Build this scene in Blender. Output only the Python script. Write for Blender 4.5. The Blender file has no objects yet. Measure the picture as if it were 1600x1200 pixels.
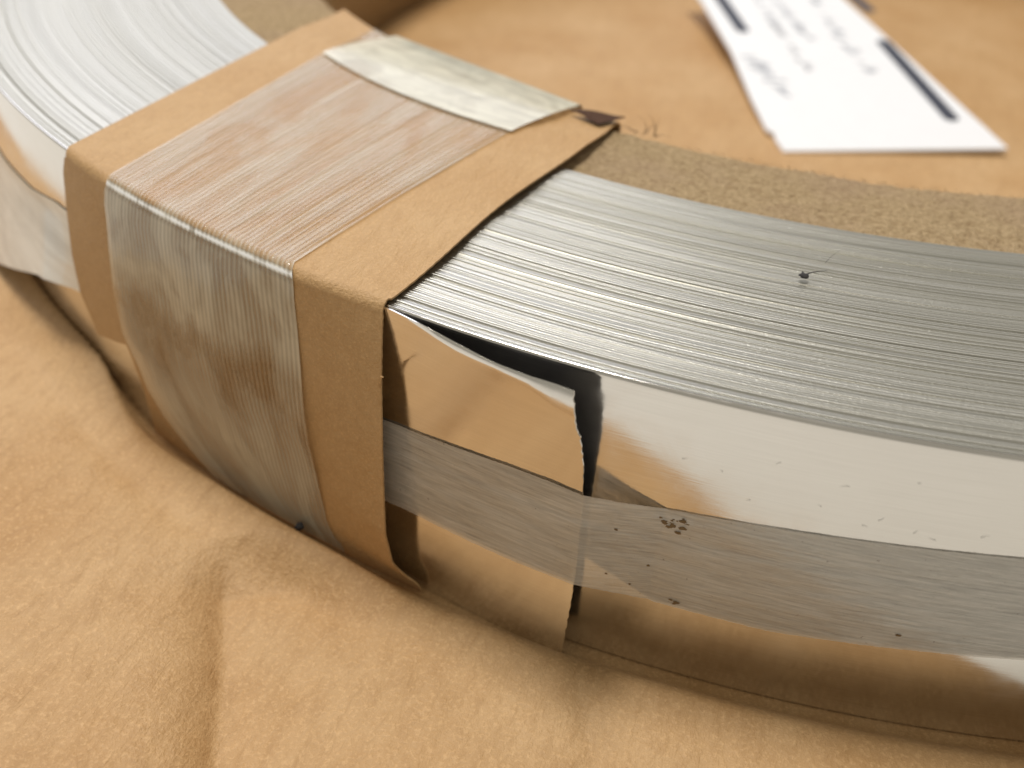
import bpy, math, random
import numpy as np
from mathutils import Vector, Matrix, noise

S = 0.04                      # the strip is 40 mm wide; all shapes below are written in strip widths
SC = bpy.context.scene
COL = SC.collection
rng = np.random.default_rng(7)
random.seed(7)

# ---------------------------------------------------------------- camera
cd = bpy.data.cameras.new('camera')
cam = bpy.data.objects.new('camera', cd)
COL.objects.link(cam)
cd.sensor_fit = 'HORIZONTAL'
cd.sensor_width = 36.0
cd.lens = 36.0 * 1677.04 / 1600.0
cd.clip_start = 0.002
cd.clip_end = 50
RT = Vector((0.95350931, 0.29460442, 0.06346835))
UP = Vector((-0.22040407, 0.53808318, 0.81356532))
FW = Vector((-0.20552868, 0.78973079, -0.57799934))
m = Matrix((RT, UP, -FW)).transposed().to_4x4()
CAM = Vector((0, -7.0035187, 2.5304999))
m.translation = CAM * S
cam.matrix_world = m
cd.dof.use_dof = True
cd.dof.focus_distance = 2.95 * S
cd.dof.aperture_fstop = 20.0
SC.camera = cam

# ---------------------------------------------------------------- light
w = bpy.data.worlds.new('World')
SC.world = w
w.use_nodes = True
w.node_tree.nodes['Background'].inputs[0].default_value = (0.445, 0.415, 0.35, 1)
w.node_tree.nodes['Background'].inputs[1].default_value = 0.78

def area(name, direction, dist, sx, sy, power, color, target=(-0.5, -4.2, 0.5)):
    ld = bpy.data.lights.new(name, 'AREA')
    ld.shape = 'RECTANGLE'
    ld.size = sx * S
    ld.size_y = sy * S
    ld.energy = power
    ld.color = color
    o = bpy.data.objects.new(name, ld)
    COL.objects.link(o)
    d = Vector(direction).normalized()
    t = Vector(target)
    o.location = (t + d * dist) * S
    o.rotation_euler = (-d).to_track_quat('-Z', 'Y').to_euler()
    return o

def sph(az, el):
    a, e = math.radians(az), math.radians(el)
    return (math.cos(a) * math.cos(e), math.sin(a) * math.cos(e), math.sin(e))

area('ceiling_lamp', (-0.27, 0.15, 1), 22, 5.0, 5.0, 6.2, (1.0, 0.965, 0.91))
area('window_light', sph(132, 34), 60, 66, 32, 21.0, (0.84, 0.87, 1.0))

SC.view_settings.view_transform = 'Standard'
SC.view_settings.look = 'None'
SC.view_settings.exposure = 0.0
SC.view_settings.gamma = 1.0
SC.cycles.max_bounces = 14
SC.cycles.glossy_bounces = 10
SC.cycles.transparent_max_bounces = 16
SC.cycles.use_denoising = True

# ---------------------------------------------------------------- mesh helpers
def link(name, me, mat, parent=None):
    o = bpy.data.objects.new(name, me)
    COL.objects.link(o)
    if mat:
        me.materials.append(mat)
    if parent:
        o.parent = parent
    return o

def mesh_from(name, V, F, smooth=True):
    me = bpy.data.meshes.new(name)
    V = np.asarray(V, np.float32) * S
    F = np.asarray(F, np.int32)
    n = F.shape[1]
    me.vertices.add(len(V))
    me.vertices.foreach_set('co', V.ravel())
    me.loops.add(F.size)
    me.loops.foreach_set('vertex_index', F.ravel())
    me.polygons.add(len(F))
    me.polygons.foreach_set('loop_start', np.arange(0, F.size, n, dtype=np.int32))
    me.polygons.foreach_set('use_smooth', np.full(len(F), smooth, bool))
    me.update(calc_edges=True)
    me.validate()
    return me

def grid(name, P, mat, parent=None, wrap_i=False, wrap_j=False, smooth=True, flip=False, uv=None):
    """P: (ni, nj, 3)"""
    ni, nj = P.shape[:2]
    I = np.arange(ni if wrap_i else ni - 1)
    J = np.arange(nj if wrap_j else nj - 1)
    a, b = np.meshgrid(I, J, indexing='ij')
    a2, b2 = (a + 1) % ni, (b + 1) % nj
    F = np.stack([a * nj + b, a2 * nj + b, a2 * nj + b2, a * nj + b2], -1).reshape(-1, 4)
    if flip:
        F = F[:, ::-1]
    me = mesh_from(name, P.reshape(-1, 3), F, smooth)
    if uv is not None:
        lay = me.uv_layers.new(name='UVMap')
        idx = np.empty(len(me.loops), np.int32)
        me.loops.foreach_get('vertex_index', idx)
        lay.data.foreach_set('uv', uv.reshape(-1, 2)[idx].astype(np.float32).ravel())
    return link(name, me, mat, parent)

def sheet(name, P, N, th, mat, parent=None, uv=None):
    """closed thin sheet: outer surface P, thickness th against normals N"""
    ni, nj = P.shape[:2]
    Q = P - N * th
    V = np.concatenate([P.reshape(-1, 3), Q.reshape(-1, 3)])
    a, b = np.meshgrid(np.arange(ni - 1), np.arange(nj - 1), indexing='ij')
    def q(a, b): return a * nj + b
    F = np.stack([q(a, b), q(a + 1, b), q(a + 1, b + 1), q(a, b + 1)], -1).reshape(-1, 4)
    n = ni * nj
    F2 = F[:, ::-1] + n
    rim = [q(0, j) for j in range(nj)] + [q(i, nj - 1) for i in range(1, ni)] + \
          [q(ni - 1, j) for j in range(nj - 2, -1, -1)] + [q(i, 0) for i in range(ni - 2, 0, -1)]
    E = []
    for k in range(len(rim)):
        x, y = rim[k], rim[(k + 1) % len(rim)]
        E.append((x, y, y + n, x + n))
    # outer orientation check
    p0 = P[0, 0]; fn = np.cross(P[1, 0] - p0, P[0, 1] - p0)
    if np.dot(fn, N[0, 0]) < 0:
        F, F2 = F[:, ::-1], F2[:, ::-1]
    else:
        E = [e[::-1] for e in E]
    me = mesh_from(name, V, np.concatenate([F, F2, np.array(E)]))
    if uv is not None:
        lay = me.uv_layers.new(name='UVMap')
        idx = np.empty(len(me.loops), np.int32)
        me.loops.foreach_get('vertex_index', idx)
        uu = np.concatenate([uv.reshape(-1, 2)] * 2)
        lay.data.foreach_set('uv', uu[idx].astype(np.float32).ravel())
    try:
        es = np.zeros(len(me.edges), bool)
        ed = np.empty(len(me.edges) * 2, np.int32)
        me.edges.foreach_get('vertices', ed)
        ed = ed.reshape(-1, 2)
        rs = set(rim) | set(r + n for r in rim)
        isr = np.zeros(len(V), bool); isr[list(rs)] = True
        es = isr[ed[:, 0]] & isr[ed[:, 1]]
        at = me.attributes.new('sharp_edge', 'BOOLEAN', 'EDGE')
        at.data.foreach_set('value', es)
    except Exception as ex:
        print('sharp', ex)
    return link(name, me, mat, parent)

def pol(r, deg, z):
    a = np.radians(deg)
    return np.stack(np.broadcast_arrays(r * np.cos(a), r * np.sin(a), z), -1)

def stretch(P):
    # the coil is not quite round: its far side runs out into an oval
    P = P.copy(); e = np.clip(P[..., 1] + 2.0, 0, None)
    P[..., 1] += .42 * e * e / (e + 1.2)
    return P

def normals(P):
    du = np.gradient(P, axis=0); dv = np.gradient(P, axis=1)
    n = np.cross(du, dv)
    return n / (np.linalg.norm(n, axis=-1, keepdims=True) + 1e-12)

def tag(o, label=None, cat=None, group=None, kind=None):
    if label: o['label'] = label
    if cat: o['category'] = cat
    if group: o['group'] = group
    if kind: o['kind'] = kind
    return o

def empty(name, loc=(0, 0, 0)):
    o = bpy.data.objects.new(name, None)
    o.empty_display_size = 0.01
    COL.objects.link(o)
    o.location = Vector(loc) * S
    return o

def wob(x, seed, n=5, lo=1.0, hi=6.0):
    r = np.random.default_rng(seed)
    y = np.zeros_like(np.asarray(x, float))
    for k in range(n):
        f = r.uniform(lo, hi)
        y = y + np.sin(x * f + r.uniform(0, 6.28)) * r.uniform(.4, 1) / n
    return y

# ---------------------------------------------------------------- material helpers
class M:
    def __init__(s, name):
        s.m = bpy.data.materials.new(name)
        s.m.use_nodes = True
        s.t = s.m.node_tree
        s.b = s.t.nodes['Principled BSDF']
        s.out = s.t.nodes['Material Output']
    def n(s, typ, **kw):
        nd = s.t.nodes.new(typ)
        for k, v in kw.items():
            if k.startswith('i_'):
                key = k[2:]
                key = int(key) if key.isdigit() else key.replace('_', ' ')
                if isinstance(v, bpy.types.NodeSocket): s.t.links.new(v, nd.inputs[key])
                else: nd.inputs[key].default_value = v
            else: setattr(nd, k, v)
        return nd
    def L(s, a, b): s.t.links.new(a, b)
    def coords(s):                        # object space, in strip widths
        tc = s.n('ShaderNodeTexCoord')
        mp = s.n('ShaderNodeVectorMath', operation='SCALE', i_0=tc.outputs['Object'])
        mp.inputs['Scale'].default_value = 1 / S
        return mp.outputs[0]
    def polar(s, co):
        sp = s.n('ShaderNodeSeparateXYZ', i_0=co)
        r2 = s.n('ShaderNodeCombineXYZ', i_0=sp.outputs[0], i_1=sp.outputs[1])
        ln = s.n('ShaderNodeVectorMath', operation='LENGTH', i_0=r2.outputs[0])
        at = s.n('ShaderNodeMath', operation='ARCTAN2', i_0=sp.outputs[1], i_1=sp.outputs[0])
        return ln.outputs['Value'], at.outputs[0], sp.outputs[2]
    def comb(s, x, y, z, kx=1, ky=1, kz=1):
        def mul(v, k):
            if not isinstance(v, bpy.types.NodeSocket): return v * k
            return s.n('ShaderNodeMath', operation='MULTIPLY', i_0=v, i_1=k).outputs[0]
        c = s.n('ShaderNodeCombineXYZ')
        for i, (v, k) in enumerate(((x, kx), (y, ky), (z, kz))):
            vv = mul(v, k)
            if isinstance(vv, bpy.types.NodeSocket): s.L(vv, c.inputs[i])
            else: c.inputs[i].default_value = vv
        return c.outputs[0]
    def scale3(s, co, x, y, z):
        return s.n('ShaderNodeVectorMath', operation='MULTIPLY', i_0=co, i_1=(x, y, z)).outputs[0]
    def noise(s, co, scale, detail=4, rough=.6, dist=0):
        return s.n('ShaderNodeTexNoise', i_Vector=co, i_Scale=scale, i_Detail=detail, i_Roughness=rough, i_Distortion=dist).outputs['Fac']
    def voro(s, co, scale):
        return s.n('ShaderNodeTexVoronoi', i_Vector=co, i_Scale=scale).outputs['Distance']
    def ramp(s, fac, stops):
        r = s.n('ShaderNodeValToRGB', i_0=fac)
        e = r.color_ramp.elements
        while len(e) < len(stops): e.new(0.5)
        for k, (p, c) in enumerate(stops):
            e[k].position = p
            e[k].color = (c, c, c, 1) if not isinstance(c, tuple) else (*c, 1)
        return r.outputs[0]
    def mix(s, fac, a, b, mode='MIX'):
        nd = s.n('ShaderNodeMix', data_type='RGBA', blend_type=mode)
        for sock, v in ((nd.inputs[0], fac), (nd.inputs[6], a), (nd.inputs[7], b)):
            if isinstance(v, bpy.types.NodeSocket): s.L(v, sock)
            elif isinstance(v, tuple): sock.default_value = (*v, 1)
            else: sock.default_value = v
        return nd.outputs[2]
    def math(s, op, a, b=0.0, c=None):
        nd = s.n('ShaderNodeMath', operation=op, i_0=a, i_1=b)
        if c is not None: nd.inputs[2].default_value = c
        return nd.outputs[0]
    def bump(s, h, strength, dist, normal=None):
        nd = s.n('ShaderNodeBump', i_Height=h, i_Strength=strength, i_Distance=dist * S)
        if normal is not None: s.L(normal, nd.inputs['Normal'])
        return nd.outputs[0]
    def set(s, **kw):
        for k, v in kw.items():
            key = k.replace('_', ' ')
            sock = s.b.inputs[key]
            if isinstance(v, bpy.types.NodeSocket): s.L(v, sock)
            elif isinstance(v, tuple) and len(v) == 3: sock.default_value = (*v, 1)
            else: sock.default_value = v
        return s

# ---- kraft paper
def kraft(name, base, light, dark, mott=2.2, fib=26):
    k = M(name)
    co = k.coords()
    n1 = k.noise(co, mott, 5, .62)
    n2 = k.noise(k.scale3(co, 1, .35, 1), fib, 5, .7, .6)
    n3 = k.noise(co, fib * 3.4, 3, .7)
    c = k.mix(k.ramp(n1, [(.35, 0.0), (.68, 1.0)]), base, light)
    c = k.mix(k.math('MULTIPLY', k.ramp(n2, [(.45, 0.0), (.75, 1.0)]), .50), c, dark)
    n4 = k.noise(k.scale3(co, 1, .7, 1), mott * 3.1, 6, .7, .8)
    c = k.mix(k.math('MULTIPLY', k.ramp(n4, [(.45, 0.0), (.80, 1.0)]), .22), c, dark)
    crk = k.noise(co, mott * 2.0, 4, .55, .5)
    c = k.mix(k.math('MULTIPLY', k.ramp(n3, [(.50, 0.0), (.70, 1.0)]), .48), c, tuple(min(1, x * 1.3) for x in light))
    b = k.bump(k.math('ADD', n2, k.math('MULTIPLY', n3, .6)), .6, .014)
    b = k.bump(crk, .06, .05, b)
    k.set(Base_Color=c, Roughness=.55, Normal=b)
    k.b.inputs['Specular IOR Level'].default_value = .42
    return k.m

K_SHEET = kraft('kraft_sheet', (.50, .290, .120), (.60, .390, .195), (.35, .185, .065), 1.3, 22)
K_BAND = kraft('kraft_band', (.50, .300, .128), (.55, .350, .165), (.40, .228, .088), 2.4, 30)
K_SHADE = kraft('kraft_shaded', (.07, .035, .02), (.10, .05, .03), (.04, .02, .012), 6, 40)  # shade of the curled corner, put into the paper colour
K_SHADE.node_tree.nodes['Principled BSDF'].inputs['Specular IOR Level'].default_value = .1

# ---- table
k = M('pale_table')
co = k.coords()
c = k.mix(k.noise(co, .5, 3), (.68, .655, .605), (.74, .715, .67))
k.set(Base_Color=c, Roughness=.5)
TABLE = k.m

# ---- steel strip edges (top of coil)
k = M('steel_edges')
co = k.coords()
r, a, z = k.polar(co)
st = k.noise(k.comb(r, a, 0, 60, .45, 1), 1, 4, .7)
st2 = k.noise(k.comb(r, a, 0, 9, .8, 1), 1, 3, .6)
mic = k.noise(k.comb(r, a, z, 120, 420, 1), 1, 2, .6)
c = k.mix(k.ramp(st, [(.32, 0.0), (.68, 1.0)]), (.52, .51, .465), (.68, .665, .615))
c = k.mix(k.math('MULTIPLY', k.ramp(st2, [(.4, 0.0), (.7, 1.0)]), .35), c, (.53, .51, .43))
rg = k.math('MULTIPLY_ADD', st, .10, .33)
tan = k.n('ShaderNodeTangent', direction_type='RADIAL', axis='Z').outputs[0]
b = k.bump(st, .30, .005)
b = k.bump(mic, .28, .004, b)
k.set(Base_Color=c, Metallic=1.0, Roughness=rg, Anisotropic=.5, Tangent=tan, Normal=b)
EDGES = k.m

# ---- bright strip face (outer wall, loose end)
k = M('bright_steel')
co = k.coords()
r, a, z = k.polar(co)
wv = k.noise(k.comb(a, z, 0, 3.0, 1.6, 1), 1, 2, .5)
fine = k.noise(k.comb(a, z, 0, 14, 240, 1), 1, 3, .6)
sc = k.noise(k.comb(a, z, 0, 60, 60, 1), 1, 3, .6)
c = k.mix(k.ramp(fine, [(.3, 0.0), (.7, 1.0)]), (.74, .715, .675), (.81, .785, .745))
smg = k.noise(k.comb(a, z, 0, 22, 5, 1), 1, 5, .65, .5)
rg = k.math('ADD', k.math('MULTIPLY_ADD', fine, .06, .08), k.math('MULTIPLY', k.ramp(smg, [(.42, 0.0), (.70, 1.0)]), .12))
b = k.bump(wv, .35, .012)
b = k.bump(fine, .08, .001, b)
b = k.bump(sc, .05, .002, b)
k.set(Base_Color=c, Metallic=1.0, Roughness=rg, Normal=b)
BRIGHT = k.m

# ---- the strip's inner face, coloured dark for the shade in the gap
k = M('shaded_steel')
k.set(Base_Color=k.mix(k.noise(k.coords(), 12), (.15, .15, .16), (.26, .255, .25)), Metallic=1.0, Roughness=.38)
SHADED = k.m

# ---- fibreboard core
k = M('fibreboard')
co = k.coords()
n1 = k.noise(co, 3, 4, .6)
n2 = k.noise(co, 52, 5, .75)
n3 = k.noise(co, 95, 3, .7)
c = k.mix(k.ramp(n2, [(.34, 0.0), (.62, 1.0)]), (.38, .25, .12), (.64, .47, .265))
c = k.mix(k.math('MULTIPLY', k.ramp(n1, [(.45, 0.0), (.7, 1.0)]), .45), c, (.50, .34, .22))
c = k.mix(k.math('MULTIPLY', k.ramp(n3, [(.64, 0.0), (.74, 1.0)]), .40), c, (.14, .09, .05))
b = k.bump(k.math('ADD', n2, n3), .8, .03)
k.set(Base_Color=c, Roughness=.95, Normal=b)
CORE = k.m

# ---- clear packing tape over paper (uv: x across the tape, y along it)
def tape_mat(name, col, dense, rough, streak=90, seed=0, dirt=0.0, spec=.5, ridge=0.0, sk=.7):
    k = M(name)
    uvn = k.n('ShaderNodeUVMap')
    sp = k.n('ShaderNodeSeparateXYZ', i_0=uvn.outputs[0])
    x, y = sp.outputs[0], sp.outputs[1]
    s1 = k.noise(k.comb(x, y, seed, streak, streak * .05, 1), 1, 4, .65)
    s2 = k.noise(k.comb(x, y, seed + 3, streak * 3, streak * .12, 1), 1, 3, .7)
    bl = k.noise(k.comb(x, y, seed + 9, 5, 2.2, 1), 1, 3, .55, 1.2)
    ccol = k.mix(s1, tuple(v * .82 for v in col), tuple(min(.95, v * 1.1) for v in col))
    if dirt:
        d1 = k.noise(k.comb(x, y, seed + 20, 60, 60, 1), 1, 2, .5)
        ccol = k.mix(k.math('MULTIPLY', k.ramp(d1, [(.70, 0.0), (.77, 1.0)]), dirt), ccol, (.09, .05, .025))
    b = k.bump(s1, .3, .006)
    b = k.bump(s2, .2, .003, b)
    k.set(Base_Color=ccol, Roughness=rough, Normal=b)
    k.b.inputs['Specular IOR Level'].default_value = spec
    k.b.inputs['Coat Weight'].default_value = .5
    k.b.inputs['Coat Roughness'].default_value = .05
    fac = k.math('MULTIPLY_ADD', k.ramp(bl, [(.38, 0.0), (.60, 1.0)]), dense[1] - dense[0], dense[0])
    fac = k.math('ADD', fac, k.math('MULTIPLY', k.math('SUBTRACT', s1, .5), sk))
    if ridge:
        wob_ = k.noise(k.comb(x, y, seed + 30, 3.5, 1.4, 1), 1, 2, .5)
        ph = k.math('MULTIPLY_ADD', wob_, 7.0, 0.0)
        sn = k.math('SINE', k.math('ADD', k.math('MULTIPLY', x, 290.0), ph))
        fac = k.math('ADD', fac, k.math('MULTIPLY', sn, ridge))
        # milky sheen painted in just below the fold, with an uneven lower limit
        lim = k.math('MULTIPLY_ADD', k.noise(k.comb(x, 0, seed + 40, 4, 1, 1), 1, 3, .6), .42, .58)
        up = k.math('SUBTRACT', y, lim)
        mk = k.ramp(k.math('MULTIPLY_ADD', up, 9.0, .5), [(.0, 0.0), (1.0, 1.0)])
        below = k.ramp(k.math('MULTIPLY_ADD', k.math('SUBTRACT', 1.2, y), 30.0, .5), [(.0, 0.0), (1.0, 1.0)])
        fac = k.math('ADD', fac, k.math('MULTIPLY', k.math('MULTIPLY', mk, below), .28))
        # painted glint: film colour whitened where it folds over the rim
        glint = k.math('SUBTRACT', 1.0, k.math('DIVIDE', k.math('ABSOLUTE', k.math('SUBTRACT', y, 1.222)), .015))
        glint = k.n('ShaderNodeClamp', i_0=glint).outputs[0]
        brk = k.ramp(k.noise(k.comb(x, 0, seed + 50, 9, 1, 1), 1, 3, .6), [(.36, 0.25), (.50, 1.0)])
        glint = k.math('MULTIPLY', glint, brk)
        fac = k.math('ADD', fac, k.math('MULTIPLY', glint, 1.0))
        k.L(k.mix(glint, ccol, (.97, .97, .98)), k.b.inputs['Base Color'])
        low = k.ramp(k.math('MULTIPLY_ADD', k.math('SUBTRACT', .42, y), 4.0, .5), [(.0, 0.0), (1.0, 1.0)])
        fac = k.math('ADD', fac, k.math('MULTIPLY', low, .22))
    fac = k.n('ShaderNodeClamp', i_0=fac).outputs[0]
    tr = k.n('ShaderNodeBsdfTransparent')
    tr.inputs[0].default_value = (.96, .95, .93, 1)
    # clear film with its own gloss
    gl = k.n('ShaderNodeBsdfGlossy')
    gl.inputs['Roughness'].default_value = .07
    k.L(b, gl.inputs['Normal'])
    fr = k.n('ShaderNodeFresnel', i_IOR=1.36)
    k.L(b, fr.inputs['Normal'])
    cl = k.n('ShaderNodeMixShader', i_0=fr.outputs[0], i_1=tr.outputs[0], i_2=gl.outputs[0])
    mx = k.n('ShaderNodeMixShader', i_0=fac, i_1=cl.outputs[0], i_2=k.b.outputs[0])
    k.L(mx.outputs[0], k.out.inputs[0])
    return k.m

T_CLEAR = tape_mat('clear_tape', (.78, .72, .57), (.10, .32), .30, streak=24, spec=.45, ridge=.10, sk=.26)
T_MILKY = tape_mat('milky_tape', (.82, .79, .62), (.55, .72), .34, streak=12, seed=5)
T_GLARE = tape_mat('glare_white_tape', (.88, .88, .83), (.84, .97), .40, streak=20, seed=3, spec=.9)  # bright film colour stands in for glare on the left piece
T_SIDE = tape_mat('side_tape', (.66, .625, .565), (.56, .72), .30, streak=130, seed=11, dirt=.55, spec=.9)

# ---- card and ink
k = M('white_card')
co = k.coords()
k.set(Base_Color=k.mix(k.noise(co, 8), (.84, .85, .88), (.90, .905, .93)), Roughness=.6)
CARD = k.m
k = M('dark_ink')
k.set(Base_Color=k.mix(k.noise(k.coords(), 20), (.035, .04, .065), (.06, .065, .09)), Roughness=.6)
INK = k.m
k = M('grey_ink')
k.set(Base_Color=k.mix(k.noise(k.coords(), 20), (.28, .30, .35), (.40, .42, .47)), Roughness=.6)
INK2 = k.m
k = M('lint')
k.set(Base_Color=k.mix(k.noise(k.coords(), 60), (.02, .02, .025), (.06, .055, .05)), Roughness=.9)
LINT = k.m
k = M('rust_dirt')
k.set(Base_Color=k.mix(k.noise(k.coords(), 60), (.13, .08, .035), (.24, .155, .075)), Roughness=.9)
RUST = k.m

# ================================================================ dimensions
R = 4.7906          # outer radius
R1 = 3.674          # steel / core
R2 = 3.162          # core inner

# ---------------------------------------------------------------- table and paper sheet
V = [(-60, -60, -.075), (60, -60, -.075), (60, 60, -.075), (-60, 60, -.075)]
tag(link('table_top', mesh_from('table_top', V, [(0, 1, 2, 3)]), TABLE), kind='structure')

def ground_h(x, y):
    rr = np.hypot(x, y)
    wl_ = np.clip((-2.0 - x) / .35, 0, 1)
    clear = np.clip((rr - (R + .02 - .03 * wl_)) / (.12 - .105 * wl_), 0, 1); clear = clear * clear * (3 - 2 * clear)
    inner = np.clip((R2 - .05 - rr) / .5, 0, 1)
    h = np.zeros_like(x)
    # crease in front of the coil: ridge with a steep right side
    p0 = np.array((-1.48, -4.83)); p1 = np.array((-1.12, -5.53))
    d = p1 - p0; L = np.linalg.norm(d); d = d / L; nrm = np.array((-d[1], d[0]))   # nrm points right (+x)
    s = (x - p0[0]) * d[0] + (y - p0[1]) * d[1]
    q = (x - p0[0]) * nrm[0] + (y - p0[1]) * nrm[1] + .006 * np.sin(s * 9)
    if nrm[0] < 0: q = -q
    amp = -.12 * np.clip(s / .18 + .2, 0, 1)
    ridge = np.where(q > 0, np.exp(-np.abs(q) / .09), np.exp(-np.abs(q) / .17))
    soft = np.sqrt(q * q + .008 ** 2)
    ridge = np.where(q > 0, np.exp(-soft / .42), np.exp(-soft / .085))
    h += amp * ridge
    # second fine crease further right
    p0 = np.array((-.30, -4.90)); p1 = np.array((-.13, -5.3))
    d = p1 - p0; d = d / np.linalg.norm(d); nrm = np.array((-d[1], d[0]))
    s = (x - p0[0]) * d[0] + (y - p0[1]) * d[1]
    q = ((x - p0[0]) * nrm[0] + (y - p0[1]) * nrm[1]) * (1 if nrm[0] > 0 else -1)
    h -= .022 * np.clip(s / .15 + .3, 0, 1) * np.where(q > 0, np.exp(-np.sqrt(q * q + .00006) / .16), np.exp(-np.sqrt(q * q + .00006) / .045))
    # third, slanting away to the right
    p0 = np.array((-.05, -4.86)); p1 = np.array((.75, -5.05))
    d = p1 - p0; d = d / np.linalg.norm(d); nrm = np.array((-d[1], d[0]))
    q = ((x - p0[0]) * nrm[0] + (y - p0[1]) * nrm[1]) + .01 * np.sin(x * 8)
    h += .006 * np.exp(-np.sqrt(q * q + .0001) / .05) * (x > -.1)
    # soft dip line along the left front
    q = rr - (5.02 + .05 * np.sin(x * 3.0))
    h += -.012 * np.exp(-(q / .07) ** 2) * np.clip((-1.0 - x) / .4, 0, 1)
    h += clear * (.006 * np.sin(x * 2.1 + y * 1.3 + .5) + .003 * np.sin(x * 4.7 - y * 3.1) + .0008 * np.sin(x * 11 + y * 7 + np.sin(y * 6)))
    base = (h + .07) * clear
    # the paper rides up against the foot of the coil, most on the left
    k_ = np.clip((-.75 - x) / .35, 0, 1) * .85 + .15
    k_ = k_ * np.clip((x + 2.75) / 1.1, 0, 1)
    
    foot = np.where(rr < R + .085, np.clip((rr - R - .045) / .04, 0, 1), np.clip(1 - (rr - R - .085) / (.15 + .03 * np.sin(x * 5)), 0, 1))
    foot = foot * foot * (3 - 2 * foot)
    base = base * (1 - foot * .7 * np.clip(k_ * 1.2, 0, 1)) + .062 * k_ * foot - .004 * k_ * np.exp(-((rr - R - .25) / .05) ** 2)
    hin = inner * (.02 + .012 * np.sin(x * 1.7 + .8 * y) + .008 * np.sin(2.9 * y - x * 1.2))
    # far left: the paper leans up against the coil
    wl2 = np.clip((-1.9 - x) / .6, 0, 1); wl2 = wl2 * wl2 * (3 - 2 * wl2)
    out_ = np.clip(rr - R + .01, 0, None)
    base = base + .10 * wl2 * np.exp(-(out_ / .14) ** 1.5) * (rr > R - .012)
    return np.where(rr < R2, hin, np.maximum(base, -.045))

u_ = np.array((.826, .564)); A_ = np.array((-1.54, -6.60)); D_ = A_ + np.array((-.663, .749)) * 14
B_ = A_ + u_ * 14; C_ = D_ + u_ * 20
ii = np.concatenate([np.linspace(0, .30, 300)[:-1], np.linspace(.30, 1, 110)])[:, None, None]
jj = np.concatenate([np.linspace(0, .30, 290)[:-1], np.linspace(.30, 1, 130)])[None, :, None]
XY = (1 - ii) * (1 - jj) * A_ + ii * (1 - jj) * B_ + ii * jj * C_ + (1 - ii) * jj * D_
Z = ground_h(XY[..., 0], XY[..., 1]) - .002
P = np.concatenate([XY, Z[..., None]], -1)
N = np.zeros_like(P); N[..., 2] = 1
tag(sheet('kraft_paper_ground', P, N, .022, K_SHEET), kind='structure')

# ================================================================ the coil
coil = empty('steel_strip_coil')
tag(coil, 'flat coil of narrow bright steel strip wound on a fibreboard ring, on brown kraft paper', 'steel coil')

# windings: about 125 turns, each with its own height, joined into one part
NA = 720
ang = np.linspace(0, 360, NA, endpoint=False)
prof_r, prof_z = [], []
rad = R1 + .004
turn = 0
while rad < R - .020:
    t_ = rng.uniform(.0062, .0092)
    if rng.random() < .10: t_ *= 1.4
    gap = rng.uniform(.0006, .0012)
    depth = rng.uniform(.003, .008)
    if rng.random() < .10: gap *= 2.4; depth *= 3
    dist = R - rad
    if .072 < dist < .082: gap, depth = .008, .06       # the one open gap near the rim
    if dist < .07: t_ *= 1.6; gap *= 1.3
    dz = rng.normal(0, .0013) + .004 * math.sin(turn * .13)
    tilt = rng.normal(0, .00028)
    ph, fr, am = rng.uniform(0, 6.28), rng.integers(1, 5), rng.uniform(0, .002)
    zz = dz + am * np.sin(np.radians(ang) * fr + ph)
    drift = .0018 * np.sin(np.radians(ang) * rng.integers(1, 4) + rng.uniform(0, 6.28))
    for rr_, zo in ((rad, -depth), (rad + .0003, -.0004), (rad + .0010, 0), (rad + t_ - .0010, tilt), (rad + t_ - .0003, -.0004 + tilt), (rad + t_, -depth)):
        prof_r.append(rr_ + drift * .4)
        prof_z.append(np.clip(1 - .004 + zz + zo, .8, 1.006))
    rad += t_ + gap
    turn += 1
prof_r.insert(0, prof_r[0] * 1.0); prof_z.insert(0, np.full(NA, .02))
prof_r.append(prof_r[-1] * 1.0); prof_z.append(np.full(NA, .02))
PR = np.array(prof_r).T; PZ = np.array(prof_z).T
P = stretch(pol(PR, ang[:, None], PZ))
wd = grid('windings', P, EDGES, coil, wrap_i=True)
wd['kind'] = 'stuff'
wd['label'] = 'closely packed edges of the wound strip'
print('turns', turn, len(prof_r))

# outer turn: the mirror-bright face
NB = 960
ang = np.linspace(0, 360, NB, endpoint=False)
zz = np.array([0.0, .003, .012, .25, .5, .75, .985, .996, 1.0, 1.0, .985, .5, .01])
ro = np.array([-.004, -.001, 0, 0, 0, 0, 0, -.0015, -.005, -.011, -.013, -.013, -.013])
P = stretch(pol((R + ro)[None, :] + 0 * ang[:, None], ang[:, None], zz[None, :] + (zz[None, :] > .9) * .0015 * np.sin(np.radians(ang) * 7)[:, None]))
grid('outer_turn', P, BRIGHT, coil, wrap_i=True, wrap_j=True)

# the core ring of fibreboard
NC, NR = 1500, 46
ang = np.linspace(0, 360, NC, endpoint=False)
rr = np.linspace(R2, R1 - .006, NR)
A2, R2g = np.meshgrid(ang, rr, indexing='ij')
fz = np.zeros_like(A2)
for i in range(NC):
    ca, sa = math.cos(math.radians(ang[i])), math.sin(math.radians(ang[i]))
    if -150 + 360 < ang[i] < 310:
        for j in range(NR):
            p = Vector((rr[j] * ca, rr[j] * sa, 0))
            fz[i, j] = noise.fractal(p * 26, .8, 2.1, 3) * .006 + noise.noise(p * 3) * .008
edge = np.clip((rr - R2) / .05, 0, 1)[None, :]
top = .972 + fz - (1 - edge) ** 2 * .03 + (R2g - R2) * .01
Ptop = pol(R2g + fz * .6 * (1 - edge), A2, top)
Pin = pol(np.full((NC, 1), R2) + .012 * wob(np.radians(ang) * 40, 3)[:, None] * .3, ang[:, None], np.full((NC, 1), .6))
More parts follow.
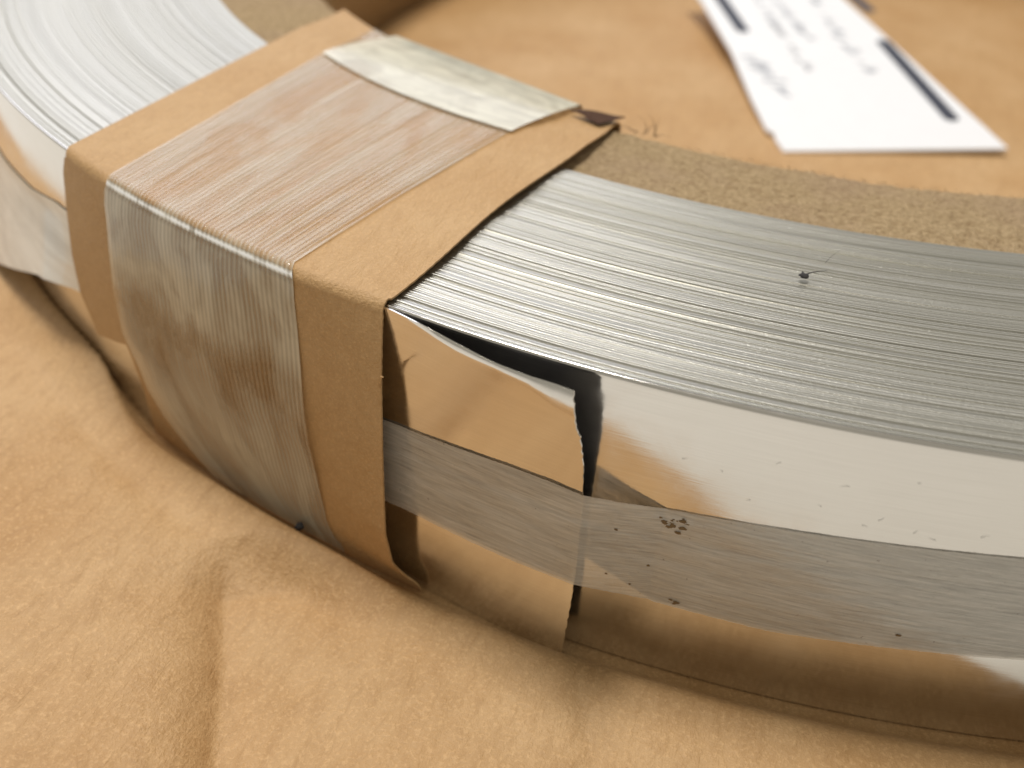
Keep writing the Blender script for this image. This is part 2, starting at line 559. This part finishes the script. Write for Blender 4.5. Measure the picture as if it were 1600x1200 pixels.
Pin2 = pol(np.full((NC, 1), R2), ang[:, None], np.full((NC, 1), .003))
Pout = pol(np.full((NC, 1), R1 - .006), ang[:, None], np.full((NC, 1), .003))
P = stretch(np.concatenate([Pin2, Pin, Ptop, Pout], 1))
grid('core_ring', P, CORE, coil, wrap_i=True, wrap_j=True)
# loose fibres standing off the core's inner and outer rims
bV, bF = [], []
def hair(p0, d, L, wdt, curl, nseg=4, lists=None):
    v_, f_ = (bV, bF) if lists is None else lists
    side = d.cross(Vector((.3, .2, 1))).normalized()
    up = side.cross(d).normalized()
    pts = []
    p = p0.copy(); dd = d.copy()
    for k_ in range(nseg + 1):
        pts.append(p.copy())
        dd = (dd + curl * .35).normalized()
        p = p + dd * (L / nseg)
    b0 = len(v_)
    for k_, q in enumerate(pts):
        w_ = wdt * (1 - .75 * k_ / nseg)
        v_ += [q + side * w_, q - side * w_ * .5 + up * w_ * .8, q - side * w_ * .5 - up * w_ * .8]
    for k_ in range(nseg):
        for c_ in range(3):
            a_, b_ = b0 + k_ * 3 + c_, b0 + k_ * 3 + (c_ + 1) % 3
            f_.append((a_, b_, b_ + 3, a_ + 3))
for i in range(1300):
    rim = random.random()
    rr_ = R2 + .004 if rim < .35 else (R1 - .012 if rim < .5 else random.uniform(R2, R1 - .02))
    a_ = random.uniform(-150, -60)
    zc = .962 if rr_ < R2 + .01 else .972
    p = Vector(pol(np.array(rr_), np.array(a_), np.array(zc)))
    d = Vector((random.gauss(0, 1), random.gauss(0, 1), abs(random.gauss(0, .45)) + .1)).normalized()
    cu = Vector((random.gauss(0, 1), random.gauss(0, 1), random.gauss(-.3, .5)))
    hair(p, d, random.uniform(.010, .030), random.uniform(.0006, .0014), cu)
fb = link('loose_fibres', mesh_from('loose_fibres', [tuple(v) for v in bV], bF), CORE, coil)
fb['kind'] = 'stuff'

# loose strip end lifting off the outer turn
ni, nj = 150, 110
tt = np.linspace(0, 1, ni)
top_a = np.array([-104, -101.73, -100.36, -99.35, -98.43, -97.45, -96.58, -95.5, -94.53, -93.5])
top_r = np.array([R + .004, 4.797, 4.816, 4.840, 4.862, 4.882, 4.893, 4.907, 4.928, 4.945])
bot_a = np.array([-104, -101.0, -100.12, -98.32, -96.04, -94.02, -93.4])
bot_r = np.array([R + .004, R + .005, R + .008, 4.812, 4.842, 4.876, 4.887])
XA = np.linspace(-110, -90, 801)
KER = np.hanning(71); KER /= KER.sum()
def smooth_interp(x, xa, ya):
    y = np.interp(XA, xa, ya)
    y = np.convolve(np.pad(y, 35, mode='edge'), KER, 'valid')
    return np.interp(x, XA, y)
def flap_end(z):
    return np.interp(z, [0, .25, .5, .75, .86, .90, .93, 1.0], [-94.02, -93.98, -94.05, -94.1, -94.25, -94.42, -94.45, -94.62])
def flap_r(a, z):
    rt = smooth_interp(a, top_a, top_r); rb = smooth_interp(a, bot_a, bot_r)
    rm = R + .006 + .044 * np.clip((a + 101) / 7, 0, 1)
    up = np.clip((z - .55) / .45, 0, 1) ** 1.25; dn = np.clip((.42 - z) / .42, 0, 1) ** 1.5
    return rm + (rt - rm) * up + (rb - rm) * dn
P = np.zeros((ni, nj, 3))
zs = np.concatenate([np.linspace(0, .80, 60), np.linspace(.80, 1, 51)[1:]])
nj = len(zs); P = np.zeros((ni, nj, 3))
for j, z_ in enumerate(zs):
    ae = flap_end(z_) + .05 * wob(np.array(z_ * 60.), 5)
    a_ = -104 + (ae + 104) * tt
    r_ = flap_r(a_, z_)
    # the upper lip rolls back towards the coil, more so to the right
    g = np.clip((a_ + 100.6) / 6.0, 0, 1)
    wl = np.interp(a_, [-100.6, -98.6, -97.2, -96.0, -95.2, -94.6], [.010, .026, .020, .034, .066, .080])
    over = np.clip((z_ - (1 - wl)) / wl, 0, 1)
    lipoff = .36 * wl * over ** 1.8 * np.clip((a_ + 101.0) / 1.6, 0, 1)
    r_ = r_ - lipoff
    P[:, j] = pol(r_, a_, np.full(ni, z_ * .998 + .001 + .004 * (z_ > .97) * 0))
N = normals(P)
if np.dot(N[50, 50], [0, -1, 0]) < 0: N = -N
se = sheet('strip_end', P, N, .005, BRIGHT, coil)
se.data.materials.append(SHADED)
nf = (ni - 1) * (nj - 1)
mi = np.zeros(len(se.data.polygons), np.int32); mi[nf:2 * nf] = 1
se.data.polygons.foreach_set('material_index', mi)

# ================================================================ tape round the coil's side
def side_tape_surface(a):
    zb = np.interp(a, [-113, -104, -100.49, -98.21, -96.16, -93.99, -92.57, -91.31, -87.4, -79.3, -60], [.29, .30, .303, .298, .297, .303, .289, .274, .273, .339, .45])
    zt = np.interp(a, [-113, -104, -100.45, -98.78, -96.84, -95.24, -93.91, -92.72, -91.49, -87.3, -80.8, -60], [.60, .61, .62, .634, .648, .652, .646, .632, .624, .654, .696, .80])
    return zb, zt
na, nz = 700, 40
aa = np.linspace(-112, -60, na)
P = np.zeros((na, nz, 3)); UV = np.zeros((na, nz, 2))
for i, a_ in enumerate(aa):
    zb, zt = side_tape_surface(a_)
    zt += .0012 * wob(np.array(a_ * 2.3), 8); zb += .0016 * wob(np.array(a_ * 1.9), 9)
    zv = np.linspace(zb, zt, nz)
    on = flap_r(np.full(nz, min(a_, -94.0)), zv) + .005
    base = np.full(nz, R + .0035)
    if a_ < -104.5: r_ = base
    elif a_ < -94.0: r_ = np.maximum(on, base)
    else:
        s_ = np.clip((a_ + 94.0) / 2.5, 0, 1)
        lim = on
        # straight bridge from the strip end down to the turn behind it
        r_ = lim * (1 - s_) + base * s_
    P[i] = pol(r_, np.full(nz, a_), zv)
    UV[i, :, 0] = zv; UV[i, :, 1] = np.radians(a_) * R
N = normals(P)
if np.dot(N[na // 2, 20], [0, -1, 0]) < 0: N = -N
P = P + N * (.0006 * rng.standard_normal((1, nz, 1)) + .0004 * rng.standard_normal((na, nz, 1)))
o = grid('adhesive_tape', P, T_SIDE, uv=UV)
tag(o, 'narrow scratched greyish tape strip along the coil side, holding down the loose steel end', 'tape')

# looser tape piece on the far left of the side, glare painted as white
na, nz = 120, 40
aa = np.linspace(-150, -117.5, na)
P = np.zeros((na, nz, 3)); UV = np.zeros((na, nz, 2))
for i, a_ in enumerate(aa):
    zb = np.interp(a_, [-150, -136, -131, -127, -123.5, -120.4, -117], [.10, .10, .14, .26, .37, .42, .42])
    zt = np.interp(a_, [-150, -129, -124.5, -121.5, -118.9, -117], [.64, .65, .68, .73, .74, .72])
    zv = np.linspace(zb, zt, nz)
    lift = .004 + .13 * np.clip((-118.8 - a_) / 4, 0, 1) * np.clip((zt - .03 - zv) / .5, 0, 1) ** 1.3  # peel exaggerated so the film turns up to the lamp
    P[i] = pol(R + lift, np.full(nz, a_), zv)
    UV[i, :, 0] = zv; UV[i, :, 1] = np.radians(a_) * R
o = grid('adhesive_tape', P, T_GLARE, uv=UV)
tag(o, 'tape piece peeling from the steel side left of the paper band, glare painted white', 'tape')

# ================================================================ paper band wrapped round the coil section
OL = np.array((-2.325, -4.215)); OR = np.array((-.975, -4.695))       # top outer rim, left / right edge
IL = np.array((-2.19, -2.28)); IR = np.array((-.672, -3.085))         # inner rim
RO = .035                                                             # fold radius

def lerp(a, b, t): return a + (b - a) * t
def band_angle(t, z, side):
    aL = np.interp(z, [0, .17, .314, .423, .573, .76, .915, 1.0], [-117.6, -117.9, -118.7, -119.74, -119.98, -119.71, -119.38, -118.87])
    aR = np.interp(z, [0, .04, .064, .12, .239, .336, .565, .778, .909, 1.0], [-99.9, -100.03, -100.51, -100.88, -101.05, -101.14, -101.32, -101.47, -101.6, -101.7])
    return aL + (aR - aL) * t
def band_gap(t, z):
    gl = np.interp(z, [0, .3, 1], [.03, .03, .016])
    gm = .022 + .006 * math.sin(7 * t) * math.sin(3.1 * z)
    gr = np.interp(z, [0, .05, .12, .25, .56, .78, .91, 1.0], [.03, .045, .075, .092, .072, .055, .034, .014])
    wl = max(0, 1 - t / .25); wr = max(0, (t - .72) / .28) ** 1.5
    return gm + (gl - gm) * wl ** 2 + (gr - gm) * wr
def band_point(t, s, off=0.0):
    """s: 0..1 up the outer side, 1..2 across the top, 2..3 down inside. returns point, offset along its normal"""
    zt = 1.010 + .012 * max(0, (t - .8) / .2) * math.sin(math.pi * min(max(s - 1, 0), 1)) + .004
    if s <= 1:
        z = s * (zt - RO)
        z = max(z, 0.004)
        a = band_angle(t, z, 0)
        g = band_gap(t, z) + off
        return pol(np.array(R + g), np.array(a), np.array(z))
    # outer top point for this t (on the side surface just below the fold)
    aT = math.radians(float(band_angle(t, 1.0, 0)))
    n2 = np.array((math.cos(aT), math.sin(aT)))
    o2 = n2 * (R + band_gap(t, zt - RO))
    in2 = lerp(IL, IR, t); in2 = in2 / np.linalg.norm(in2) * (R2 - .015)
    din = in2 - o2; Ld = np.linalg.norm(din); din = din / Ld
    if s <= 2:
        arc = .06
        u = s - 1
        if u < arc:
            ph = u / arc * math.pi / 2
            c = o2 + din * RO
            q = c - din * math.cos(ph) * (RO + off); z = zt - RO + math.sin(ph) * (RO + off)
            # blend the sideways direction from the wall normal to the band direction
            return np.array((q[0], q[1], z))
        if u < 1 - arc:
            v = (u - arc) / (1 - 2 * arc)
            q = o2 + din * (RO + v * (Ld - 2 * RO))
            bow = .010 * max(0, (t - .8) / .2) * math.sin(v * 9 + 1)
            edge = np.array((din[1], -din[0])) * bow      # the cut edge is not quite straight
            dip = -.018 * max(0, min(1, (v - .80) / .12))
            return np.array((q[0] + edge[0], q[1] + edge[1], zt + off + dip))
        ph = (u - (1 - arc)) / arc * math.pi / 2
        c = in2 - din * RO
        q = c + din * math.sin(ph) * (RO + off)
        return np.array((q[0], q[1], zt - .018 - RO + math.cos(ph) * (RO + off)))
    u = s - 2
    q = in2 + din * off
    return np.array((q[0], q[1], (zt - .018 - RO) * (1 - u * .55)))

def s_samples(s0, s1, ns):
    key = np.concatenate([np.linspace(0, .94, 60), np.linspace(.94, 1, 9)[1:], np.linspace(1, 1.06, 14)[1:], np.linspace(1.06, 1.94, 90)[1:], np.linspace(1.94, 2.0, 12)[1:], np.linspace(2, 3, 16)[1:]])
    return key[(key >= s0 - 1e-9) & (key <= s1 + 1e-9)]

paper = empty('paper_band')
tag(paper, 'brown kraft paper band wrapped round the steel coil under the wide clear tape', 'paper band')
ts = np.linspace(0, 1, 90)
# outer sheet: its torn lower end stops short on the left
ss = s_samples(0, 3, 0)
P = np.zeros((len(ts), len(ss), 3))
for i, t in enumerate(ts):
    a0 = -118.9 + t * 17.2
    zend = float(np.interp(a0, [-119, -118.2, -116.8, -115.5, -113.1, -111.5, -110.2], [.30, .318, .345, .378, .40, .33, 0.0]))
    for j, s in enumerate(ss):
        s2 = zend + (s) * (1 - zend) if s <= 1 else s
        P[i, j] = band_point(t, s2)
P[..., 2] = np.maximum(P[..., 2], .004)
N = normals(P)
if np.dot(N[45, 20], [0, -1, 0]) < 0: N = -N
jit = .0012 * wob(np.linspace(0, 60, len(ss)), 4)
P[-1] += (P[-1] - P[-2]) * (wob(np.linspace(0, 90, len(ss)), 14)[:, None]) * .12
P[0] += (P[0] - P[1]) * (wob(np.linspace(0, 90, len(ss)), 15)[:, None]) * .08
sheet('outer_sheet', P, N, .006, K_BAND, paper)
# under sheet, showing below the torn end on the left
t2 = np.linspace(.145, .62, 40); s2 = np.linspace(0, .5, 40)
P = np.zeros((40, 40, 3))
for i, t in enumerate(t2):
    for j, s in enumerate(s2):
        P[i, j] = band_point(t, s, -.012)
N = normals(P)
if np.dot(N[20, 20], [0, -1, 0]) < 0: N = -N
sheet('under_sheet', P, N, .005, K_BAND, paper)
# torn corner at the inner rim, painted dark for shade
P = np.zeros((14, 10, 3))
for i in range(14):
    for j in range(10):
        u, v = i / 13, j / 9
        a = lerp(np.array((-.865, -3.115, 1.012)), np.array((-.655, -3.092, 1.018)), u)
        b = lerp(np.array((-.865, -3.120, 1.010)), np.array((-.735, -3.195, 1.014)), u)
        P[i, j] = lerp(a, b, v) + np.array((0, 0, .008 + .006 * math.sin(u * 5)))
N = normals(P); N = N * np.sign(N[7, 5, 2])
o = sheet('torn_corner', P, N, .004, K_SHADE, paper)
o['label'] = 'curled paper corner at the inner rim, shade painted into its colour'
# small tear on the right cut edge
P = np.zeros((8, 8, 3))
for i in range(8):
    for j in range(8):
        u, v = i / 7, j / 7
        c = pol(np.array(R + .056 + .02 * u * u), np.array(-101.5 + .30 * u * (1 - .4 * v)), np.array(.80 - .035 * v * (1 - u) + .02 * u))
        P[i, j] = c
N = normals(P); N = N * (1 if np.dot(N[4, 4], [0, -1, 0]) > 0 else -1)
sheet('edge_tear', P, N, .004, K_BAND, paper)

# ---------------------------------------------------------------- clear tape over the band
def tape_t(s, side):
    if side == 0:
        return np.interp(s, [0, .10, .16, .24, .53, .85, 1.0, 1.3, 1.7, 2.0, 3], [.40, .30, .245, .215, .21, .205, .195, .195, .19, .19, .19])
    return np.interp(s, [0, .09, .39, .80, 1.0, 1.06, 1.4, 1.75, 2.0, 3], [.800, .800, .805, .796, .79, .775, .80, .835, .86, .86])
ss = s_samples(0.015, 2.6, 0)
nt = 300
P = np.zeros((nt, len(ss), 3)); UV = np.zeros((nt, len(ss), 2)); 
rr_ = np.random.default_rng(21)
xs = np.linspace(0, 1, nt)
rip = np.zeros(nt)
x_ = 0.0; centres = []
while x_ < 1:
    x_ += rr_.uniform(.020, .030); centres.append((x_, rr_.uniform(.3, 1)))
for c_, am_ in centres:
    rip += am_ * np.exp(-((xs - c_) / .0075) ** 2)
for i, x in enumerate(xs):
    for j, s in enumerate(ss):
        t0, t1 = float(tape_t(s, 0)), float(tape_t(s, 1))
        bend = .010 * math.exp(-((s - 1.08) / .10) ** 2) * math.sin(x * 3.1)
        t = t0 + (t1 - t0) * (x + bend)
        # ridges: tall on the top and near the right side, faint on the left of the wall
        k_ = float(np.interp(s, [0, .6, .93, .99, 1.06, 1.16, 2.6], [.10, .16, .22, .10, .25, .62, .40]))
        k_ *= (.35 + .65 * x)
        off = .0035 + .0075 * rip[i] * k_
        # looser film below the fold: shallow pillowing
        if s < 1: off += .005 * math.sin(11 * x + 2.2 * math.sin(3 * s)) * math.sin(math.pi * s) + .006 * (1 + math.sin(6 * x + 5 * s)) * math.sin(math.pi * s) * .6
        P[i, j] = band_point(t, s, max(off, .0035))
        UV[i, j] = (x, s * 1.2)
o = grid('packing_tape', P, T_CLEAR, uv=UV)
N0 = normals(P)
tag(o, 'wide clear ridged packing tape stuck across the brown paper band from rim to floor', 'tape')

# milky strip along the inner rim
def quad_strip(name, q, z0, nx, ny, mat, fn=None):
    P = np.zeros((nx, ny, 3)); UV = np.zeros((nx, ny, 2))
    for i in range(nx):
        for j in range(ny):
            u, v = i / (nx - 1), j / (ny - 1)
            a = q[0] * (1 - u) * (1 - u) + 2 * q[1] * u * (1 - u) + q[2] * u * u      # near edge, curved
            b = q[3] * (1 - u) + q[4] * u                                           # rim edge
            xy = a * (1 - v) + b * v
            P[i, j] = (xy[0], xy[1], z0)
            UV[i, j] = (v * .6, u * 2.2)
    return P, UV
q = [np.array(v) for v in ((-1.97, -2.975), (-1.58, -3.30), (-1.005, -3.435), (-1.80, -2.595), (-.850, -3.035))]
P, UV = quad_strip('milky', q, 1.0275, 90, 60, T_MILKY)
for i in range(90):
    for j in range(60):
        v = j / 59; u = i / 89
        x, y, z = P[i, j]
        z += .006 * math.sin(math.pi * v) - .016 * max(0, (v - .1)) 
        rr0 = math.hypot(x, y)
        P[i, j, 2] = z
# fold over the inner rim and hang down inside
ext = []
for k_ in range(1, 14):
    ph = min(1, k_ / 6) * math.pi / 2
    row = P[:, -1].copy()
    nrm2 = row[:, :2] / np.linalg.norm(row[:, :2], axis=1, keepdims=True)
    row[:, :2] -= nrm2 * .03 * math.sin(ph)
    row[:, 2] -= .03 * (1 - math.cos(ph)) + max(0, k_ - 6) * .06
    ext.append(row)
P = np.concatenate([P] + [e[:, None] for e in ext], 1)
UV = np.concatenate([UV] + [(UV[:, -1] + np.array((.02 * k_, 0)))[:, None] for k_ in range(1, 14)], 1)
N = normals(P); N = N * np.sign(N[40, 20, 2])
o = grid('adhesive_tape', P, T_MILKY, uv=UV)
tag(o, 'short pale milky tape strip lying along the inner rim on top of the paper band', 'tape')

# ================================================================ white card in the hole
def card_z(y): return .03 + .1 * (y + .5)
card = empty('label_card', (.5, .6, .14))
tag(card, 'white printed card with dark blue bars lying tilted on the kraft paper inside the ring', 'card')
def local(Pw): return [(x - .5, y - .6, z - .14) for x, y, z in Pw]
out = [(-.076, -.609), (1.24, -.072), (1.10, .19), (.70, .93), (.095, 2.027), (-.12, 2.43), (-1.17, 1.95), (-.969, 1.589), (-.60, .72), (-.36, .02), (-.215, -.36), (-.16, -.40), (-.145, -.47)]
V = [(x, y, card_z(y)) for x, y in out]; n = len(V)
V2 = [(x, y, card_z(y) - .018) for x, y in out]
import bmesh
def poly_prism(name, top, bot, mat, parent):
    bm = bmesh.new()
    a = [bm.verts.new(Vector(v) * S) for v in top]; b = [bm.verts.new(Vector(v) * S) for v in bot]
    bm.faces.new(a); bm.faces.new(b[::-1])
    for i in range(len(a)):
        j = (i + 1) % len(a)
        bm.faces.new((a[j], a[i], b[i], b[j]))
    bmesh.ops.recalc_face_normals(bm, faces=bm.faces)
    me = bpy.data.meshes.new(name); bm.to_mesh(me); bm.free()
    return link(name, me, mat, parent)
poly_prism('card_sheet', local(V), local(V2), CARD, card)
def bar(name, p, q_, w_, mat, h=.003):
    p = np.array(p); q_ = np.array(q_); d = (q_ - p) / np.linalg.norm(q_ - p); n_ = np.array((-d[1], d[0])) * w_ / 2
    pts = [p - n_, p - n_ * .5 - d * w_ * .3, p + n_ * .5 - d * w_ * .3, p + n_, q_ + n_, q_ + n_ * .5 + d * w_ * .3, q_ - n_ * .5 + d * w_ * .3, q_ - n_]
    T = [(x, y, card_z(y) + h) for x, y in pts]; B = [(x, y, card_z(y) + .0006) for x, y in pts]
    return poly_prism(name, local(T), local(B), mat, card)
bar('printed_bar', (.42, 1.31), (.905, .215), .10, INK)
bar('printed_bar', (.05, 2.30), (.295, 1.875), .09, INK)
bar('printed_bar', (-1.0, 2.05), (-.575, 1.12), .095, INK)
# rows of small print, too blurred in the photograph to be read: short strokes only
def print_row(p, q_, size, dens, mat, seed, slant=.3):
    r_ = random.Random(seed)
    p = np.array(p); q_ = np.array(q_); L = np.linalg.norm(q_ - p); d = (q_ - p) / L; n_ = np.array((-d[1], d[0]))
    bm = bmesh.new(); x = 0
    while x < L:
        if r_.random() < dens:
            for k_ in range(r_.randint(1, 3)):
                c0 = p + d * (x + r_.uniform(0, size * .3)) + n_ * r_.uniform(-.5, .1) * size
                dr = n_ * math.cos(slant * r_.choice((0, 1, 1, 4))) + d * math.sin(slant * r_.choice((0, 1, 1, 4)))
                c1 = c0 + dr * size * r_.uniform(.4, .95)
                dd = (c1 - c0) / np.linalg.norm(c1 - c0); nn = np.array((-dd[1], dd[0])) * size * .08
                pts = [c0 - nn, c1 - nn, c1 + nn, c0 + nn]
                a = [bm.verts.new(Vector((x0 - .5, y0 - .6, card_z(y0) + .002 - .14)) * S) for x0, y0 in pts]
                b = [bm.verts.new(Vector((x0 - .5, y0 - .6, card_z(y0) + .0005 - .14)) * S) for x0, y0 in pts]
                bm.faces.new(a)
                for i_ in range(4): bm.faces.new((a[(i_ + 1) % 4], a[i_], b[i_], b[(i_ + 1) % 4]))
        x += size * .62
    bmesh.ops.recalc_face_normals(bm, faces=bm.faces)
    me = bpy.data.meshes.new('print_line'); bm.to_mesh(me); bm.free()
    link('print_line', me, mat, card)
print_row((-.72, 2.1), (-.36, 1.30), .07, .7, INK2, 1)
print_row((-.42, 1.42), (-.05, .60), .07, .8, INK, 2)
print_row((-.50, 1.95), (-.10, 1.14), .07, .7, INK2, 3)
print_row((-.22, 2.15), (.12, 1.25), .07, .7, INK2, 4)
print_row((.08, 1.30), (.36, .74), .08, .9, INK2, 5)
print_row((-.50, .70), (-.12, .10), .13, .95, INK2, 6)

# ================================================================ dust, shavings, grit
def blob(name, c, rad_, mat, seed, squash=.6, parent=None):
    bm = bmesh.new()
    bmesh.ops.create_icosphere(bm, subdivisions=2, radius=1)
    for v in bm.verts:
        k_ = 1 + .75 * noise.noise(v.co * 1.6 + Vector((seed, seed * 2, 0)))
        v.co = Vector((v.co.x * k_, v.co.y * k_, v.co.z * k_ * squash)) * rad_ * S
    me = bpy.data.meshes.new(name); bm.to_mesh(me); bm.free()
    o = link(name, me, mat, parent); o.location = Vector(c) * S
    for p_ in me.polygons: p_.use_smooth = True
    return o
def hair_mesh(name, p0, d, L, w_, curl, mat, parent=None):
    v_, f_ = [], []
    hair(Vector((0, 0, 0)), Vector(d).normalized(), L, w_, Vector(curl), 7, (v_, f_))
    o = link(name, mesh_from(name, [tuple(v) for v in v_], f_), mat, parent)
    o.location = Vector(p0) * S
    return o
sh = empty('lint_speck', (.10, -4.07, 1.006))
tag(sh, 'dark lint speck with a fine hair lying on the steel strip edges', 'lint')
blob('speck', (0, 0, .006), .014, LINT, 2, .5, sh)
hair_mesh('hair', (.002, 0, .008), (.55, .8, .1), .07, .0028, (.3, -.2, .05), LINT, sh)
hair_mesh('hair', (.055, .085, .018), (.25, 1, .15), .09, .0009, (.25, .3, 0), LINT, sh)
cr = pol(np.array(R + .05), np.array(-105.5), np.array(.055))
tag(blob('grit_crumb', tuple(cr), .016, LINT, 5, .8), 'black grit crumb at the foot of the tape where the coil meets the kraft paper', 'grit')
tf = empty('fibre_tuft', pol(np.array(R2 + .01), np.array(-100.4), np.array(.975)))
tag(tf, 'small brown tuft of fibres on the fibreboard rim beside the paper band', 'fibre tuft')
for k_ in range(7):
    r_ = random.Random(50 + k_)
    hair_mesh('fibre', (r_.uniform(-.05, .05), r_.uniform(-.01, .01), 0), (r_.uniform(-1, 1), r_.uniform(-.2, .6), r_.uniform(.1, .7)), r_.uniform(.05, .10), .0028, (r_.uniform(-1, 1), 0, -.5), RUST, tf)

# hairs of dust clinging to the outer turn above the tape
spots = [(-91.3, .80, .03), (-90.0, .79, .02), (-88.4, .86, .03), (-86.3, .83, .05), (-86.9, .75, .022), (-85.2, .74, .04),
         (-84.4, .88, .02), (-82.2, .742, .045), (-89.0, .72, .02), (-85.6, .715, .03), (-83.4, .71, .04), (-84.1, .72, .03)]
for k_, (a_, z_, L_) in enumerate(spots):
    p = pol(np.array(R + .0022), np.array(a_), np.array(z_))
    r_ = random.Random(k_)
    tdir = Vector((-math.sin(math.radians(a_)), math.cos(math.radians(a_)), 0)) * r_.choice((-1, 1))
    o = hair_mesh('dust_hair', tuple(p), tdir * 1.0 + Vector((0, 0, r_.uniform(-.5, .8))), L_ * .5, .0005, (0, 0, r_.uniform(-.6, .6)), LINT)
    tag(o, 'tiny dark dust hair clinging to the bright steel side above the grey tape', 'dust hair', 'dust hairs on the bright steel side')
# brown dirt pressed into the tape
def on_tape(a_, z_):
    s_ = min(1, max(0, (a_ + 94) / 2.5)); rr0 = 4.846 * (1 - s_) + (R + .0035) * s_
    return Vector([float(v) for v in pol(np.array(rr0 + .0012), np.array(a_), np.array(z_))])
def dirt(name, spots, seed):
    bm = bmesh.new(); c0 = on_tape(spots[0][0], spots[0][1])
    for k_, (a_, z_, r0) in enumerate(spots):
        p = on_tape(a_, z_); rot = Matrix.Rotation(math.radians(a_ + 90), 4, 'Z')
        res = bmesh.ops.create_icosphere(bm, subdivisions=2, radius=1)
        for v in res['verts']:
            q_ = v.co.copy(); f_ = 1 + .9 * noise.noise(q_ * 1.7 + Vector((seed + k_, k_ * 2, 3)))
            v.co = (rot @ Vector((q_.x * f_ * r0, q_.y * .10 * r0, q_.z * f_ * r0 * .55)) + p - c0) * S
    me = bpy.data.meshes.new(name); bm.to_mesh(me); bm.free()
    o = link(name, me, RUST); o.location = c0 * S
    return o
r_ = random.Random(77)
tag(dirt('dirt_smear', [(-91.25 + r_.gauss(0, .22), .585 + r_.gauss(0, .012), r_.uniform(.003, .010)) for _ in range(16)] + [(-90.85, .572, .010), (-90.95, .552, .008)], 1),
    'brown dirt smear below the upper tape edge, right of the loose steel end', 'dirt')
tag(dirt('dirt_crumbs', [(-90.75, .300, .006), (-90.55, .295, .009), (-90.62, .288, .005)], 9),
    'close group of dark brown crumbs stuck near the lower edge of the grey tape', 'dirt')
for k_, (a_, z_, r0) in enumerate([(-92.2, .33, .006), (-93.0, .36, .005), (-92.9, .53, .005), (-91.7, .41, .006), (-83.4, .36, .008)]):
    tag(dirt('dirt_spot', [(a_, z_, r0)], 20 + k_), 'single tiny brown dirt spot on the grey side tape', 'dirt spot', 'tiny dirt spots on the side tape')
